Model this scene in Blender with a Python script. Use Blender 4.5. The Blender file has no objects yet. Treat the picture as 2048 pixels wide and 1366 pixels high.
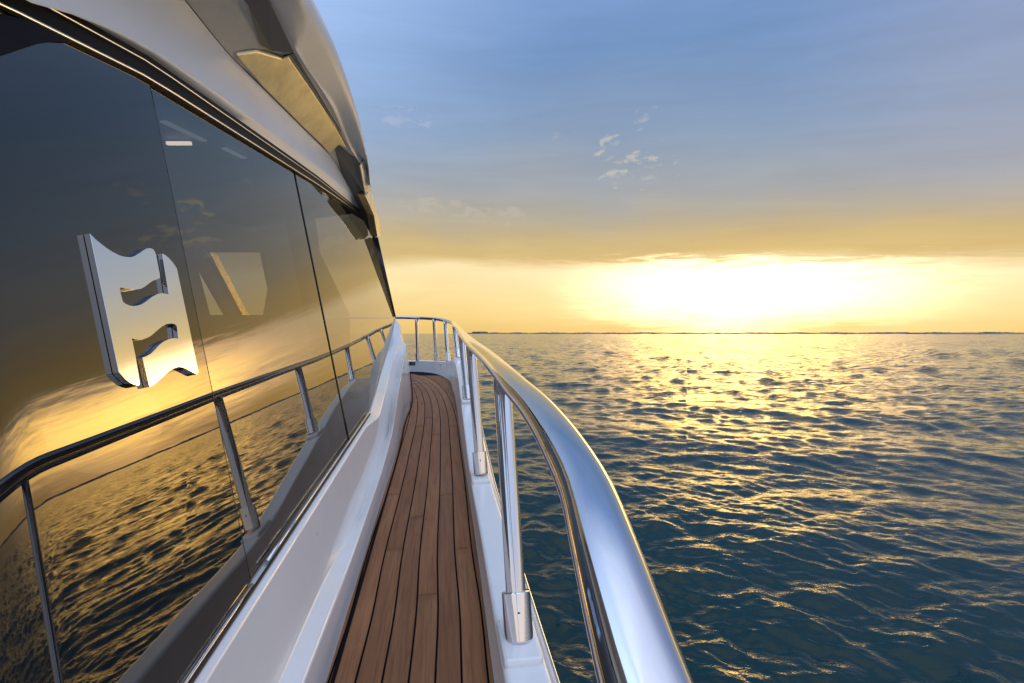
import bpy, bmesh, math, random
import numpy as np
from mathutils import Vector, Matrix

random.seed(7)
np.random.seed(7)
sc = bpy.context.scene
R = math.radians

# ------------------------------------------------------------------ camera
F = 960.0            # focal length in pixels of the 2048 wide photograph
CX, HY = 1024.0, 667.0
cam_d = bpy.data.cameras.new('camera')
cam = bpy.data.objects.new('camera', cam_d)
sc.collection.objects.link(cam)
cam.location = (0, 0, 0)
cam.rotation_euler = (R(90), 0, 0)
cam_d.sensor_width = 36.0
cam_d.lens = F / 2048 * 36.0
cam_d.shift_y = -(683 - HY) / 2048
cam_d.clip_start = 0.02
cam_d.clip_end = 20000
sc.camera = cam

# ------------------------------------------------------------------ sky, sun, exposure
SUN_AZ, SUN_EL = R(25.0), R(4.0)
world = bpy.data.worlds.new('World')
sc.world = world
world.use_nodes = True
try:
    world.cycles.sampling_method = 'MANUAL'
    world.cycles.sample_map_resolution = 2048
except Exception:
    pass


class NT:
    """small node helper: numbers and sockets mix freely"""
    def __init__(s, tree):
        s.t = tree
        s.n = tree.nodes

    def put(s, node, idx, v):
        if v is None:
            return
        if isinstance(v, bpy.types.NodeSocket):
            s.t.links.new(v, node.inputs[idx])
        else:
            node.inputs[idx].default_value = v

    def m(s, op, a, b=None, c=None, clamp=False):
        n = s.n.new('ShaderNodeMath')
        n.operation = op
        n.use_clamp = clamp
        s.put(n, 0, a); s.put(n, 1, b); s.put(n, 2, c)
        return n.outputs[0]

    def vm(s, op, a, b=None):
        n = s.n.new('ShaderNodeVectorMath')
        n.operation = op
        s.put(n, 0, a); s.put(n, 1, b)
        return n.outputs[0]

    def scale(s, a, f):
        n = s.n.new('ShaderNodeVectorMath')
        n.operation = 'SCALE'
        s.put(n, 0, a); s.put(n, 3, f)
        return n.outputs[0]

    def comb(s, x, y, z):
        n = s.n.new('ShaderNodeCombineXYZ')
        s.put(n, 0, x); s.put(n, 1, y); s.put(n, 2, z)
        return n.outputs[0]

    def sep(s, v):
        n = s.n.new('ShaderNodeSeparateXYZ')
        s.put(n, 0, v)
        return n.outputs

    def noise(s, vec, scale, detail=4, rough=0.5, dist=0.0):
        n = s.n.new('ShaderNodeTexNoise')
        s.put(n, 'Vector', vec)
        n.inputs['Scale'].default_value = scale
        n.inputs['Detail'].default_value = detail
        n.inputs['Roughness'].default_value = rough
        n.inputs['Distortion'].default_value = dist
        return n.outputs['Fac']

    def ramp(s, fac, stops, interp='LINEAR'):
        n = s.n.new('ShaderNodeValToRGB')
        cr = n.color_ramp
        cr.interpolation = interp
        while len(cr.elements) < len(stops):
            cr.elements.new(0.5)
        for e, (p, c) in zip(cr.elements, stops):
            e.position = p
            e.color = (c[0], c[1], c[2], 1)
        s.put(n, 0, fac)
        return n.outputs[0]

    def sstep(s, x, a, b):
        n = s.n.new('ShaderNodeMapRange')
        n.interpolation_type = 'SMOOTHSTEP'
        s.put(n, 0, x); s.put(n, 1, a); s.put(n, 2, b)
        n.inputs[3].default_value = 0; n.inputs[4].default_value = 1
        return n.outputs[0]

    def mix(s, f, a, b):
        n = s.n.new('ShaderNodeMix')
        n.data_type = 'RGBA'
        s.put(n, 0, f); s.put(n, 6, a); s.put(n, 7, b)
        return n.outputs[2]


def lin(r, g, b):
    f = lambda c: c / 12.92 if c <= 0.04045 else ((c + 0.055) / 1.055) ** 2.4
    return (f(r / 255), f(g / 255), f(b / 255))


wt = NT(world.node_tree)
world.node_tree.nodes.clear()
tc = wt.n.new('ShaderNodeTexCoord')
dirv = wt.vm('NORMALIZE', tc.outputs['Generated'])
sx = wt.sep(dirv)
az = wt.m('ARCTAN2', sx[0], sx[1])
el = wt.m('ARCSINE', sx[2])
azd = wt.m('MULTIPLY', az, 180 / math.pi)
eld = wt.m('MULTIPLY', el, 180 / math.pi)
# cloud fronts that lie straight across the view sink towards the sides
eraw = eld
cz_ = wt.m('MAXIMUM', wt.m('COSINE', az), 0.40)
eld = wt.m('MULTIPLY', eraw, wt.m('ADD', 1.0, wt.m('MULTIPLY', wt.m('SUBTRACT', wt.m('DIVIDE', 1.0, cz_), 1.0), wt.m('EXPONENT', wt.m('DIVIDE', wt.m('MAXIMUM', eraw, 0.0), -22.0)))))
# cloud coordinates: a flat sheet seen in perspective reads as streaks near the horizon
streak = wt.comb(wt.m('MULTIPLY', azd, 0.035), wt.m('MULTIPLY', eld, 0.30), 0.3)
n_str = wt.noise(streak, 1.6, 6, 0.58, 0.4)
n_fine = wt.noise(wt.comb(wt.m('MULTIPLY', azd, 0.10), wt.m('MULTIPLY', eld, 0.55), 4.0), 1.5, 6, 0.6, 0.5)
n_big = wt.noise(wt.comb(wt.m('MULTIPLY', azd, 0.03), wt.m('MULTIPLY', eld, 0.06), 9.0), 1.3, 3, 0.5)
ew = wt.m('ADD', eld, wt.m('MULTIPLY', wt.m('SUBTRACT', n_big, 0.5), 7.0))
ewp = wt.m('DIVIDE', ew, 90.0, clamp=True)
sunny = wt.ramp(ewp, [
    (0.0, lin(224, 190, 114)), (0.04, lin(234, 206, 140)), (0.085, lin(238, 216, 164)),
    (0.104, lin(206, 178, 118)), (0.125, lin(196, 172, 122)), (0.155, lin(174, 164, 144)),
    (0.190, lin(156, 160, 164)), (0.250, lin(130, 150, 177)), (0.34, lin(110, 141, 184)),
    (0.48, lin(128, 160, 214)), (0.65, lin(192, 210, 244)), (1.0, lin(212, 226, 252))])
shady = wt.ramp(ewp, [
    (0.0, lin(176, 160, 150)), (0.06, lin(202, 188, 178)), (0.13, lin(190, 187, 192)),
    (0.25, lin(164, 180, 206)), (0.45, lin(174, 194, 226)), (0.70, lin(190, 210, 242)), (1.0, lin(196, 213, 244))])
da = wt.m('SUBTRACT', az, SUN_AZ)
cosd = wt.m('COSINE', da)
fside = wt.sstep(cosd, 0.85, -0.10)
base = wt.mix(fside, sunny, shady)
# pink-grey veil on the far right, clear pale blue on the left
veil = wt.m('MULTIPLY', wt.sstep(azd, 25.0, 50.0), wt.m('MULTIPLY', wt.sstep(eld, 10.0, 20.0), 0.30))
base = wt.mix(veil, base, (*lin(172, 168, 190), 1))
lft = wt.m('MULTIPLY', wt.sstep(azd, 8.0, -24.0), wt.m('MULTIPLY', wt.sstep(eld, 12.0, 36.0), 0.65))
base = wt.mix(lft, base, (*lin(168, 196, 238), 1))
# soft mottling of the cloud layer
mott = wt.m('MULTIPLY', wt.m('SUBTRACT', n_str, 0.5), 0.30)
base = wt.scale(base, wt.m('ADD', wt.m('ADD', 1.12, mott), wt.m('MULTIPLY', wt.m('ADD', wt.m('MULTIPLY', wt.sstep(eraw, 36.0, 80.0), 1.9), wt.m('MULTIPLY', fside, 1.4)), 0.50)))


def gauss(x, c, s):
    q = wt.m('DIVIDE', wt.m('SUBTRACT', x, c), s)
    return wt.m('EXPONENT', wt.m('MULTIPLY', wt.m('MULTIPLY', q, q), -1.0))


# the bright gap under the cloud deck with the sun behind it
n_thin = wt.noise(wt.comb(wt.m('MULTIPLY', azd, 0.16), wt.m('MULTIPLY', eld, 1.6), 2.0), 1.4, 6, 0.62, 0.6)
jit = wt.m('ADD', wt.m('MULTIPLY', wt.m('SUBTRACT', n_fine, 0.5), 3.4), wt.m('MULTIPLY', wt.m('SUBTRACT', n_thin, 0.5), 4.2))
elj = wt.m('ADD', eld, jit)
edge = wt.m('SUBTRACT', 1.0, wt.sstep(elj, 7.7, 9.3))
azj = wt.m('ADD', azd, wt.m('MULTIPLY', jit, 1.1))
def sgauss(x, c, s_, p):
    q = wt.m('POWER', wt.m('ABSOLUTE', wt.m('DIVIDE', wt.m('SUBTRACT', x, c), s_)), p)
    return q


q1 = wt.m('ADD', sgauss(azj, 25.0, 11.5, 2.6), sgauss(elj, 5.0, 2.7, 2.2))
g1 = wt.m('EXPONENT', wt.m('MULTIPLY', q1, -1.0))
g2 = wt.m('MULTIPLY', gauss(azj, 23.5, 4.2), gauss(eld, 1.5, 4.0))
g3 = wt.m('MULTIPLY', gauss(azd, 26.0, 30.0), gauss(eld, 5.5, 4.0))
gg = wt.m('ADD', wt.m('MULTIPLY', g1, 7.5), wt.m('MULTIPLY', g2, 2.0))
gg = wt.m('ADD', wt.m('MULTIPLY', gg, wt.m('ADD', 0.01, wt.m('MULTIPLY', edge, 0.99))), wt.m('MULTIPLY', wt.m('MULTIPLY', g3, edge), 0.24))
# hot core golden, thin outer veil paler
veil_b = wt.m('SUBTRACT', 1.0, wt.m('EXPONENT', wt.m('MULTIPLY', gg, -1.5)))
glow = wt.vm('ADD', wt.scale(wt.comb(1.0, 0.60, 0.10), gg), wt.comb(0.0, 0.0, wt.m('MULTIPLY', veil_b, 0.30)))
col = wt.vm('ADD', base, glow)


# small sunlit wisps of cloud
def wisp(c_az, c_el, s_az, s_el, seed, thr, gain, colr, col_in, tilt=0.0):
    x = wt.m('SUBTRACT', azd, c_az)
    y = wt.m('SUBTRACT', wt.m('SUBTRACT', eld, c_el), wt.m('MULTIPLY', x, tilt))
    q = wt.m('ADD', wt.m('POWER', wt.m('ABSOLUTE', wt.m('DIVIDE', x, s_az)), 2.0), wt.m('POWER', wt.m('ABSOLUTE', wt.m('DIVIDE', y, s_el)), 2.0))
    env = wt.m('SUBTRACT', 1.0, wt.sstep(q, 0.1, 1.0))
    nz = wt.noise(wt.comb(wt.m('MULTIPLY', x, 0.50), wt.m('MULTIPLY', y, 1.0), seed), 1.0, 6, 0.55, 0.5)
    f = wt.sstep(wt.m('ADD', nz, wt.m('MULTIPLY', wt.m('SUBTRACT', env, 1.0), 0.55)), thr + 0.24, thr + 0.40)
    return wt.mix(wt.m('MULTIPLY', f, gain), col_in, (*colr, 1))


pale = lin(196, 194, 186)
col = wisp(14.8, 18.8, 9.0, 4.2, 3.1, 0.26, 0.75, pale, col, 0.05)
col = wisp(11.2, 21.0, 2.8, 2.4, 7.7, 0.22, 0.75, pale, col, 0.3)
col = wisp(15.5, 24.0, 2.6, 2.6, 2.2, 0.27, 0.6, pale, col, 0.4)
col = wisp(-12.4, 24.0, 6.0, 3.0, 5.9, 0.26, 0.40, lin(182, 194, 214), col)
col = wisp(6.5, 22.6, 4.0, 2.0, 1.9, 0.28, 0.35, lin(175, 184, 198), col)
col = wisp(-5.0, 14.2, 14.0, 2.2, 8.4, 0.22, 0.45, lin(196, 188, 168), col, -0.10)
# the physical sky adds its own light under the painted cloud layer
nish = wt.n.new('ShaderNodeTexSky')
nish.sky_type = 'NISHITA'
nish.sun_disc = False
nish.sun_elevation = SUN_EL
nish.sun_rotation = SUN_AZ
bg1 = wt.n.new('ShaderNodeBackground')
cover = wt.m('ADD', 0.05, wt.m('MULTIPLY', edge, 0.05))
wt.t.links.new(wt.scale(nish.outputs[0], cover), bg1.inputs[0])
bg1.inputs[1].default_value = 0.05
# below the horizon the sky mirrors itself dimly (never seen: the sea covers it)
bg2 = wt.n.new('ShaderNodeBackground')
wt.t.links.new(col, bg2.inputs[0])
bg2.inputs[1].default_value = 1.0
addn = wt.n.new('ShaderNodeAddShader')
wt.t.links.new(bg1.outputs[0], addn.inputs[0])
wt.t.links.new(bg2.outputs[0], addn.inputs[1])
wo = wt.n.new('ShaderNodeOutputWorld')
wt.t.links.new(addn.outputs[0], wo.inputs[0])

sun_d = bpy.data.lights.new('sun', 'SUN')
sun_d.energy = 0.006
sun_d.angle = R(8)
sun_d.color = (1.0, 0.72, 0.42)
sun = bpy.data.objects.new('sun', sun_d)
sc.collection.objects.link(sun)
sd = Vector((math.sin(SUN_AZ) * math.cos(SUN_EL), math.cos(SUN_AZ) * math.cos(SUN_EL), math.sin(SUN_EL)))
sun.rotation_euler = sd.to_track_quat('Z', 'Y').to_euler()

sc.view_settings.view_transform = 'Standard'
sc.view_settings.look = 'None'
sc.view_settings.exposure = 0.0
sc.view_settings.gamma = 1.0
sc.cycles.use_denoising = True
sc.cycles.max_bounces = 8
sc.cycles.glossy_bounces = 5
sc.cycles.transparent_max_bounces = 10


# ------------------------------------------------------------------ materials
def new_mat(name):
    m = bpy.data.materials.new(name)
    m.use_nodes = True
    m.node_tree.nodes.clear()
    return m, NT(m.node_tree)


def principled(name, color, rough=0.4, metal=0.0, ior=1.5, coat=0.0, coat_rough=0.05, bump=None, rough_var=None, col_var=None):
    m, t = new_mat(name)
    p = t.n.new('ShaderNodeBsdfPrincipled')
    o = t.n.new('ShaderNodeOutputMaterial')
    t.t.links.new(p.outputs[0], o.inputs[0])
    p.inputs['Base Color'].default_value = (*color, 1)
    p.inputs['Roughness'].default_value = rough
    p.inputs['Metallic'].default_value = metal
    p.inputs['IOR'].default_value = ior
    p.inputs['Coat Weight'].default_value = coat
    p.inputs['Coat Roughness'].default_value = coat_rough
    c = t.n.new('ShaderNodeTexCoord').outputs['Object']
    if bump:
        b = t.n.new('ShaderNodeBump')
        b.inputs['Distance'].default_value = bump[1]
        b.inputs['Strength'].default_value = 1.0
        t.put(b, 'Height', t.noise(c, bump[0], 3, 0.5))
        t.t.links.new(b.outputs[0], p.inputs['Normal'])
    if rough_var:
        f = t.noise(c, rough_var[0], 5, 0.6)
        t.put(p, 'Roughness', t.m('MULTIPLY_ADD', f, rough_var[1], rough - rough_var[1] * 0.5))
    if col_var:
        f = t.noise(c, col_var[0], 6, 0.65)
        f = t.sstep(f, 0.35, 0.75)
        t.put(p, 'Base Color', t.mix(f, (*color, 1), (*col_var[1], 1)))
    return m


M = {}
M['gelcoat'] = principled('white_gelcoat', (0.85, 0.84, 0.815), 0.30, coat=0.6, coat_rough=0.06, bump=(2.0, 0.0006), rough_var=(14, 0.12), col_var=(2.2, (0.80, 0.79, 0.77)))
M['gelcoat_satin'] = principled('satin_white_gelcoat', (0.86, 0.84, 0.80), 0.42, coat=0.25, coat_rough=0.22, bump=(1.5, 0.0005), rough_var=(9, 0.1), col_var=(2.2, (0.81, 0.79, 0.75)))
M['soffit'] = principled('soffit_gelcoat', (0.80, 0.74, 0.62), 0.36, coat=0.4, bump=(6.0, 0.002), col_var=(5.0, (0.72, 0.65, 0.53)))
M['soffit_gold_light'] = principled('brushed_metal_gold_light', (1.0, 0.88, 0.56), 0.32, metal=1.0, bump=(9.0, 0.003), rough_var=(5, 0.15), col_var=(7.0, (0.78, 0.66, 0.44)))  # golden glow from sea and low sun is put into the metal's colour
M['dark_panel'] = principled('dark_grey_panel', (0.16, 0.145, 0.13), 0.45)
M['steel'] = principled('polished_stainless_steel', (0.62, 0.62, 0.64), 0.055, metal=1.0, rough_var=(30, 0.05), bump=(2.5, 0.001))
M['chrome'] = principled('polished_chrome', (0.72, 0.72, 0.73), 0.05, metal=1.0)
M['rubber'] = principled('black_rubber', (0.012, 0.012, 0.013), 0.35)
M['caulk'] = principled('black_caulking', (0.004, 0.004, 0.005), 0.8, ior=1.2)
M['black_gloss'] = principled('black_gloss', (0.01, 0.01, 0.012), 0.12, coat=0.6)
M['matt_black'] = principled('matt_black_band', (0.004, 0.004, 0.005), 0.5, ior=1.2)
M['cabin_dark'] = principled('dark_cabin_lining', (0.10, 0.085, 0.07), 0.6)
M['cabin_light'] = principled('cream_cabin_lining', (0.16, 0.15, 0.14), 0.6)
M['leather'] = principled('tan_leather', (0.22, 0.15, 0.10), 0.5)
M['land'] = principled('hazy_shore', (0.15, 0.15, 0.15), 0.9)
M['far_tree'] = principled('far_foliage', (0.13, 0.135, 0.12), 0.9, col_var=(0.02, (0.09, 0.10, 0.09)))


def emis(name, color, s):
    m, t = new_mat(name)
    e = t.n.new('ShaderNodeEmission')
    e.inputs[0].default_value = (*color, 1)
    e.inputs[1].default_value = s
    o = t.n.new('ShaderNodeOutputMaterial')
    t.t.links.new(e.outputs[0], o.inputs[0])
    return m


M['lamp'] = emis('lamp_light', (1.0, 0.78, 0.66), 4.5)
M['lamp_dim'] = emis('dim_lamp_light', (0.85, 0.9, 1.0), 0.45)


def glass_mat(name, opaque):
    m, t = new_mat(name)
    fr = t.n.new('ShaderNodeFresnel')
    fr.inputs[0].default_value = 1.95 if opaque else 2.5
    gl = t.n.new('ShaderNodeBsdfGlossy')
    gl.inputs['Roughness'].default_value = 0.0
    gl.inputs['Color'].default_value = (1.0, 0.93, 0.82, 1)
    if opaque:
        b = t.n.new('ShaderNodeBsdfDiffuse')
        b.inputs[0].default_value = (0.004, 0.004, 0.006, 1)
    else:
        b = t.n.new('ShaderNodeBsdfTransparent')
        b.inputs[0].default_value = (0.42, 0.42, 0.41, 1)
    mx = t.n.new('ShaderNodeMixShader')
    geo = t.n.new('ShaderNodeNewGeometry')
    front = t.m('SUBTRACT', 1.0, geo.outputs['Backfacing'])
    t.put(mx, 0, t.m('MULTIPLY', fr.outputs[0], front))
    t.t.links.new(b.outputs[0], mx.inputs[1])
    t.t.links.new(gl.outputs[0], mx.inputs[2])
    # very slight waviness of large bent panes
    bp = t.n.new('ShaderNodeBump')
    bp.inputs['Distance'].default_value = 0.0015
    c = t.n.new('ShaderNodeTexCoord').outputs['Object']
    t.put(bp, 'Height', t.noise(c, 1.6, 1, 0.4))
    t.t.links.new(bp.outputs[0], gl.inputs['Normal'])
    o = t.n.new('ShaderNodeOutputMaterial')
    t.t.links.new(mx.outputs[0], o.inputs[0])
    return m


M['glass'] = glass_mat('mirrored_tinted_glass', False)
M['glass_black'] = glass_mat('black_backed_glass', True)


def teak_mat():
    m, t = new_mat('teak')
    p = t.n.new('ShaderNodeBsdfPrincipled')
    o = t.n.new('ShaderNodeOutputMaterial')
    t.t.links.new(p.outputs[0], o.inputs[0])
    c = t.n.new('ShaderNodeTexCoord').outputs['Object']
    oi = t.n.new('ShaderNodeObjectInfo').outputs['Random']
    s = t.sep(c)
    xs = t.m('MULTIPLY_ADD', s[1], 0.15, s[0])
    off = t.m('MULTIPLY', oi, 37.0)
    g1 = t.noise(t.comb(t.m('MULTIPLY', xs, 130.0), t.m('MULTIPLY', s[1], 3.0), off), 1.0, 6, 0.65, 0.6)
    g2 = t.noise(t.comb(t.m('MULTIPLY', xs, 16.0), t.m('MULTIPLY', s[1], 2.2), off), 1.0, 5, 0.6, 0.8)
    g3 = t.noise(t.comb(t.m('MULTIPLY', xs, 30.0), t.m('MULTIPLY', s[1], 26.0), off), 1.0, 4, 0.6)
    col = t.mix(t.sstep(g2, 0.25, 0.75), (0.29, 0.118, 0.044, 1), (0.39, 0.175, 0.070, 1))
    col = t.mix(t.m('MULTIPLY', t.sstep(g1, 0.42, 0.72), 0.55), col, (0.125, 0.048, 0.020, 1))
    col = t.mix(t.m('MULTIPLY', t.sstep(g3, 0.55, 0.8), 0.25), col, (0.34, 0.19, 0.12, 1))
    col = t.scale(col, t.m('MULTIPLY_ADD', oi, 0.26, 0.68))
    t.put(p, 'Base Color', col)
    t.put(p, 'Roughness', t.m('MULTIPLY_ADD', g1, 0.2, 0.55))
    p.inputs['IOR'].default_value = 1.38
    b = t.n.new('ShaderNodeBump')
    b.inputs['Distance'].default_value = 0.0012
    t.put(b, 'Height', g1)
    t.t.links.new(b.outputs[0], p.inputs['Normal'])
    return m


M['teak'] = teak_mat()


def sea_mat():
    m, t = new_mat('sea_water')
    p = t.n.new('ShaderNodeBsdfPrincipled')
    o = t.n.new('ShaderNodeOutputMaterial')
    t.t.links.new(p.outputs[0], o.inputs[0])
    p.inputs['Base Color'].default_value = (0.001, 0.025, 0.031, 1)
    p.inputs['IOR'].default_value = 1.31
    at = t.n.new('ShaderNodeAttribute')
    at.attribute_name = 'ripple'
    t.put(p, 'Roughness', t.m('MULTIPLY_ADD', at.outputs['Fac'], 0.11, 0.03))
    p.inputs['Specular Tint'].default_value = (1.0, 0.86, 0.42, 1)
    c = t.n.new('ShaderNodeTexCoord').outputs['Object']
    s = t.sep(c)
    v = t.comb(t.m('MULTIPLY', s[0], 0.8), t.m('MULTIPLY', s[1], 1.3), 0.0)
    n1 = t.noise(v, 9.0, 3, 0.55, 0.5)
    b = t.n.new('ShaderNodeBump')
    b.inputs['Distance'].default_value = 0.011
    t.put(b, 'Height', n1)

    # slopes of ripples too fine for the mesh, added straight to the normal
    def slopes(scale, off):
        n = t.n.new('ShaderNodeTexNoise')
        n.inputs['Scale'].default_value = scale
        n.inputs['Detail'].default_value = 3
        n.inputs['Roughness'].default_value = 0.6
        t.put(n, 'Vector', t.comb(t.m('MULTIPLY_ADD', s[0], 0.55, off), t.m('MULTIPLY_ADD', s[1], 1.5, off * 2.0), 0.0))
        q = t.sep(t.vm('SUBTRACT', n.outputs['Color'], (0.5, 0.5, 0.5)))
        return t.comb(q[0], q[1], 0.0)
    sl = t.vm('ADD', t.scale(slopes(3.2, 3.0), 1.15), t.scale(slopes(0.8, 11.0), 0.8))
    sl = t.scale(sl, t.m('MULTIPLY', t.sstep(at.outputs['Fac'], 0.04, 0.60), 0.95))
    nn = t.vm('NORMALIZE', t.vm('ADD', b.outputs[0], sl))
    t.t.links.new(nn, p.inputs['Normal'])
    return m


M['sea'] = sea_mat()


# ------------------------------------------------------------------ object helpers
def link(o, parent=None):
    sc.collection.objects.link(o)
    if parent is not None:
        o.parent = parent
    return o


def mesh_obj(name, verts, faces, mat, parent=None, smooth=True, wn=False, bevel=0.0):
    me = bpy.data.meshes.new(name)
    me.from_pydata([tuple(v) for v in verts], [], faces)
    me.update()
    bm = bmesh.new()
    bm.from_mesh(me)
    bmesh.ops.recalc_face_normals(bm, faces=bm.faces)
    bm.to_mesh(me)
    bm.free()
    if smooth:
        me.shade_smooth()
        if wn:
            me.set_sharp_from_angle(angle=R(42))
    me.materials.append(mat)
    o = bpy.data.objects.new(name, me)
    link(o, parent)
    if bevel:
        b = o.modifiers.new('bevel', 'BEVEL')
        b.width = bevel
        b.segments = 2
        b.limit_method = 'ANGLE'
        wn = True
    if wn:
        w = o.modifiers.new('wn', 'WEIGHTED_NORMAL')
        w.keep_sharp = True
    return o


def P(px, py, Y):
    """point at depth Y on the sight line of a photo pixel"""
    return Vector(((px - CX) / F * Y, Y, -(py - HY) / F * Y))


V = Vector((-0.15, 1.0, 0.05))       # boat axis: heading left, bow pitched up
GP = Vector((-0.48, 0.0, -0.69))     # glass plane foot
GU = Vector((-0.2035, 0.0, 1.0))     # up along the leaning glass
GN = V.cross(GU).normalized()
if GN.x < 0:
    GN = -GN


def G(px, py, off=0.0):
    """hit of the sight line with the window plane moved outboard by off"""
    d = Vector(((px - CX) / F, 1.0, -(py - HY) / F))
    t = ((GP + GN * off).dot(GN)) / d.dot(GN)
    return d * t


def catmull(pts, n):
    pts = [Vector(p) for p in pts]
    P0 = [pts[0] * 2 - pts[1]] + pts + [pts[-1] * 2 - pts[-2]]
    # chord-length parameter
    L = [0.0]
    for a, b in zip(pts[:-1], pts[1:]):
        L.append(L[-1] + (b - a).length)
    out = []
    for i in range(n):
        s = L[-1] * i / (n - 1)
        k = 0
        while k < len(L) - 2 and L[k + 1] < s:
            k += 1
        t = (s - L[k]) / max(1e-9, L[k + 1] - L[k])
        a, b, c, d = P0[k], P0[k + 1], P0[k + 2], P0[k + 3]
        # finite-difference tangents scaled by chord lengths
        l0 = (b - a).length; l1 = (c - b).length; l2 = (d - c).length
        m1 = ((c - b) / l1 * l0 + (b - a) / max(l0, 1e-9) * l1) / (l0 + l1) * l1
        m2 = ((d - c) / max(l2, 1e-9) * l1 + (c - b) / l1 * l2) / (l1 + l2) * l1
        t2, t3 = t * t, t * t * t
        out.append(b * (2 * t3 - 3 * t2 + 1) + m1 * (t3 - 2 * t2 + t) + c * (-2 * t3 + 3 * t2) + m2 * (t3 - t2))
    return out


def by_y(pts, ys, crisp=0.0):
    """piecewise smooth resampling of a curve at given Y stations"""
    pts = sorted([Vector(p) for p in pts], key=lambda p: p.y)
    dense = catmull(pts, 400)
    if crisp:
        # straight runs with only a small rounding where they meet
        px_ = np.interp([q.y for q in dense], [q.y for q in pts], [q.x for q in pts])
        pz_ = np.interp([q.y for q in dense], [q.y for q in pts], [q.z for q in pts])
        dense = [Vector((q.x * (1 - crisp) + a * crisp, q.y, q.z * (1 - crisp) + b * crisp)) for q, a, b in zip(dense, px_, pz_)]
    dy = np.array([p.y for p in dense]); dx = np.array([p.x for p in dense]); dz = np.array([p.z for p in dense])
    return [Vector((float(np.interp(y, dy, dx)), y, float(np.interp(y, dy, dz)))) for y in ys]


def loft(name, curves, mat, parent, closed=False, wn=True, fillet=None, caps=False):
    """curves: profile points, each a list along the length. fillet: {index: radius}"""
    n = len(curves[0])
    if fillet:
        new = []
        m = len(curves)
        for i in range(m):
            r = fillet.get(i, 0)
            if r and (closed or 0 < i < m - 1):
                rows = [[] for _ in range(5)]
                for j in range(n):
                    a, b, c = curves[(i - 1) % m][j], curves[i][j], curves[(i + 1) % m][j]
                    da, dc = (a - b), (c - b)
                    p = b + da.normalized() * min(r, da.length * 0.45)
                    q = b + dc.normalized() * min(r, dc.length * 0.45)
                    for k in range(5):
                        t = k / 4
                        rows[k].append(p * (1 - t) ** 2 + b * 2 * t * (1 - t) + q * t * t)
                new += rows
            else:
                new.append(curves[i])
        curves = new
    m = len(curves)
    verts = [p for c in curves for p in c]
    faces = []
    for i in range(m if closed else m - 1):
        i2 = (i + 1) % m
        for j in range(n - 1):
            faces.append((i * n + j, i * n + j + 1, i2 * n + j + 1, i2 * n + j))
    if closed or caps:
        faces.append(tuple(i * n for i in range(m)))
        faces.append(tuple(i * n + n - 1 for i in range(m))[::-1])
    return mesh_obj(name, verts, faces, mat, parent, wn=wn)


def sweep(name, path, section, mat, parent, taper=None, up=Vector((0, 0, 1)), cap=True):
    """section: list of (side, up) offsets"""
    verts, faces = [], []
    n, k = len(path), len(section)
    for i, p in enumerate(path):
        t = (path[min(i + 1, n - 1)] - path[max(i - 1, 0)]).normalized()
        s = t.cross(up).normalized()
        u = s.cross(t).normalized()
        f = taper(i / (n - 1)) if taper else 1.0
        for a, b in section:
            verts.append(p + s * a * f + u * b * f)
    for i in range(n - 1):
        for j in range(k):
            j2 = (j + 1) % k
            faces.append((i * k + j, i * k + j2, (i + 1) * k + j2, (i + 1) * k + j))
    if cap:
        faces.append(tuple(range(k))[::-1])
        faces.append(tuple((n - 1) * k + j for j in range(k)))
    return mesh_obj(name, verts, faces, mat, parent)


def oval(w, h, n=28, e=2.0):
    out = []
    for i in range(n):
        a = 2 * math.pi * i / n
        c, s = math.cos(a), math.sin(a)
        out.append((w / 2 * math.copysign(abs(c) ** (2 / e), c), h / 2 * math.copysign(abs(s) ** (2 / e), s)))
    return out


def prism(name, poly, vec, mat, parent, bevel=0.0, smooth=False):
    """flat polygon (list of points) given thickness along vec"""
    n = len(poly)
    verts = [Vector(p) for p in poly] + [Vector(p) + Vector(vec) for p in poly]
    faces = [tuple(range(n)), tuple(range(n, 2 * n))[::-1]]
    for i in range(n):
        j = (i + 1) % n
        faces.append((i, i + n, j + n, j))
    return mesh_obj(name, verts, faces, mat, parent, smooth=smooth, bevel=bevel)


def box(name, c, size, mat, parent, bevel=0.0, axis=None):
    c = Vector(c)
    ax = axis or (Vector((1, 0, 0)), Vector((0, 1, 0)), Vector((0, 0, 1)))
    verts = []
    for sx_ in (-.5, .5):
        for sy_ in (-.5, .5):
            for sz_ in (-.5, .5):
                verts.append(c + ax[0] * size[0] * sx_ + ax[1] * size[1] * sy_ + ax[2] * size[2] * sz_)
    faces = [(0, 1, 3, 2), (4, 6, 7, 5), (0, 4, 5, 1), (2, 3, 7, 6), (0, 2, 6, 4), (1, 5, 7, 3)]
    return mesh_obj(name, verts, faces, mat, parent, smooth=False, bevel=bevel)


# ------------------------------------------------------------------ the sea
SEA = -2.8


def wave_tile(N, L, lo, hi, wind, spread, slope, seed):
    rng = np.random.RandomState(seed)
    k = np.fft.fftfreq(N, L / N) * 2 * np.pi
    kx, ky = np.meshgrid(k, k, indexing='ij')
    kk = np.hypot(kx, ky)
    kk[0, 0] = 1e9
    lam = 2 * np.pi / kk
    cosw = (kx * math.cos(wind) + ky * math.sin(wind)) / kk
    amp = kk ** -1.9 * np.exp(-(lam / hi) ** 4) * np.exp(-(lo / lam) ** 4) * (0.10 + np.abs(cosw) ** spread)
    spec = amp * (rng.randn(N, N) + 1j * rng.randn(N, N))
    h = np.fft.ifft2(spec).real
    g = np.gradient(h, L / N)
    rms = math.sqrt((g[0] ** 2).mean() + (g[1] ** 2).mean())
    return h / rms * slope


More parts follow.
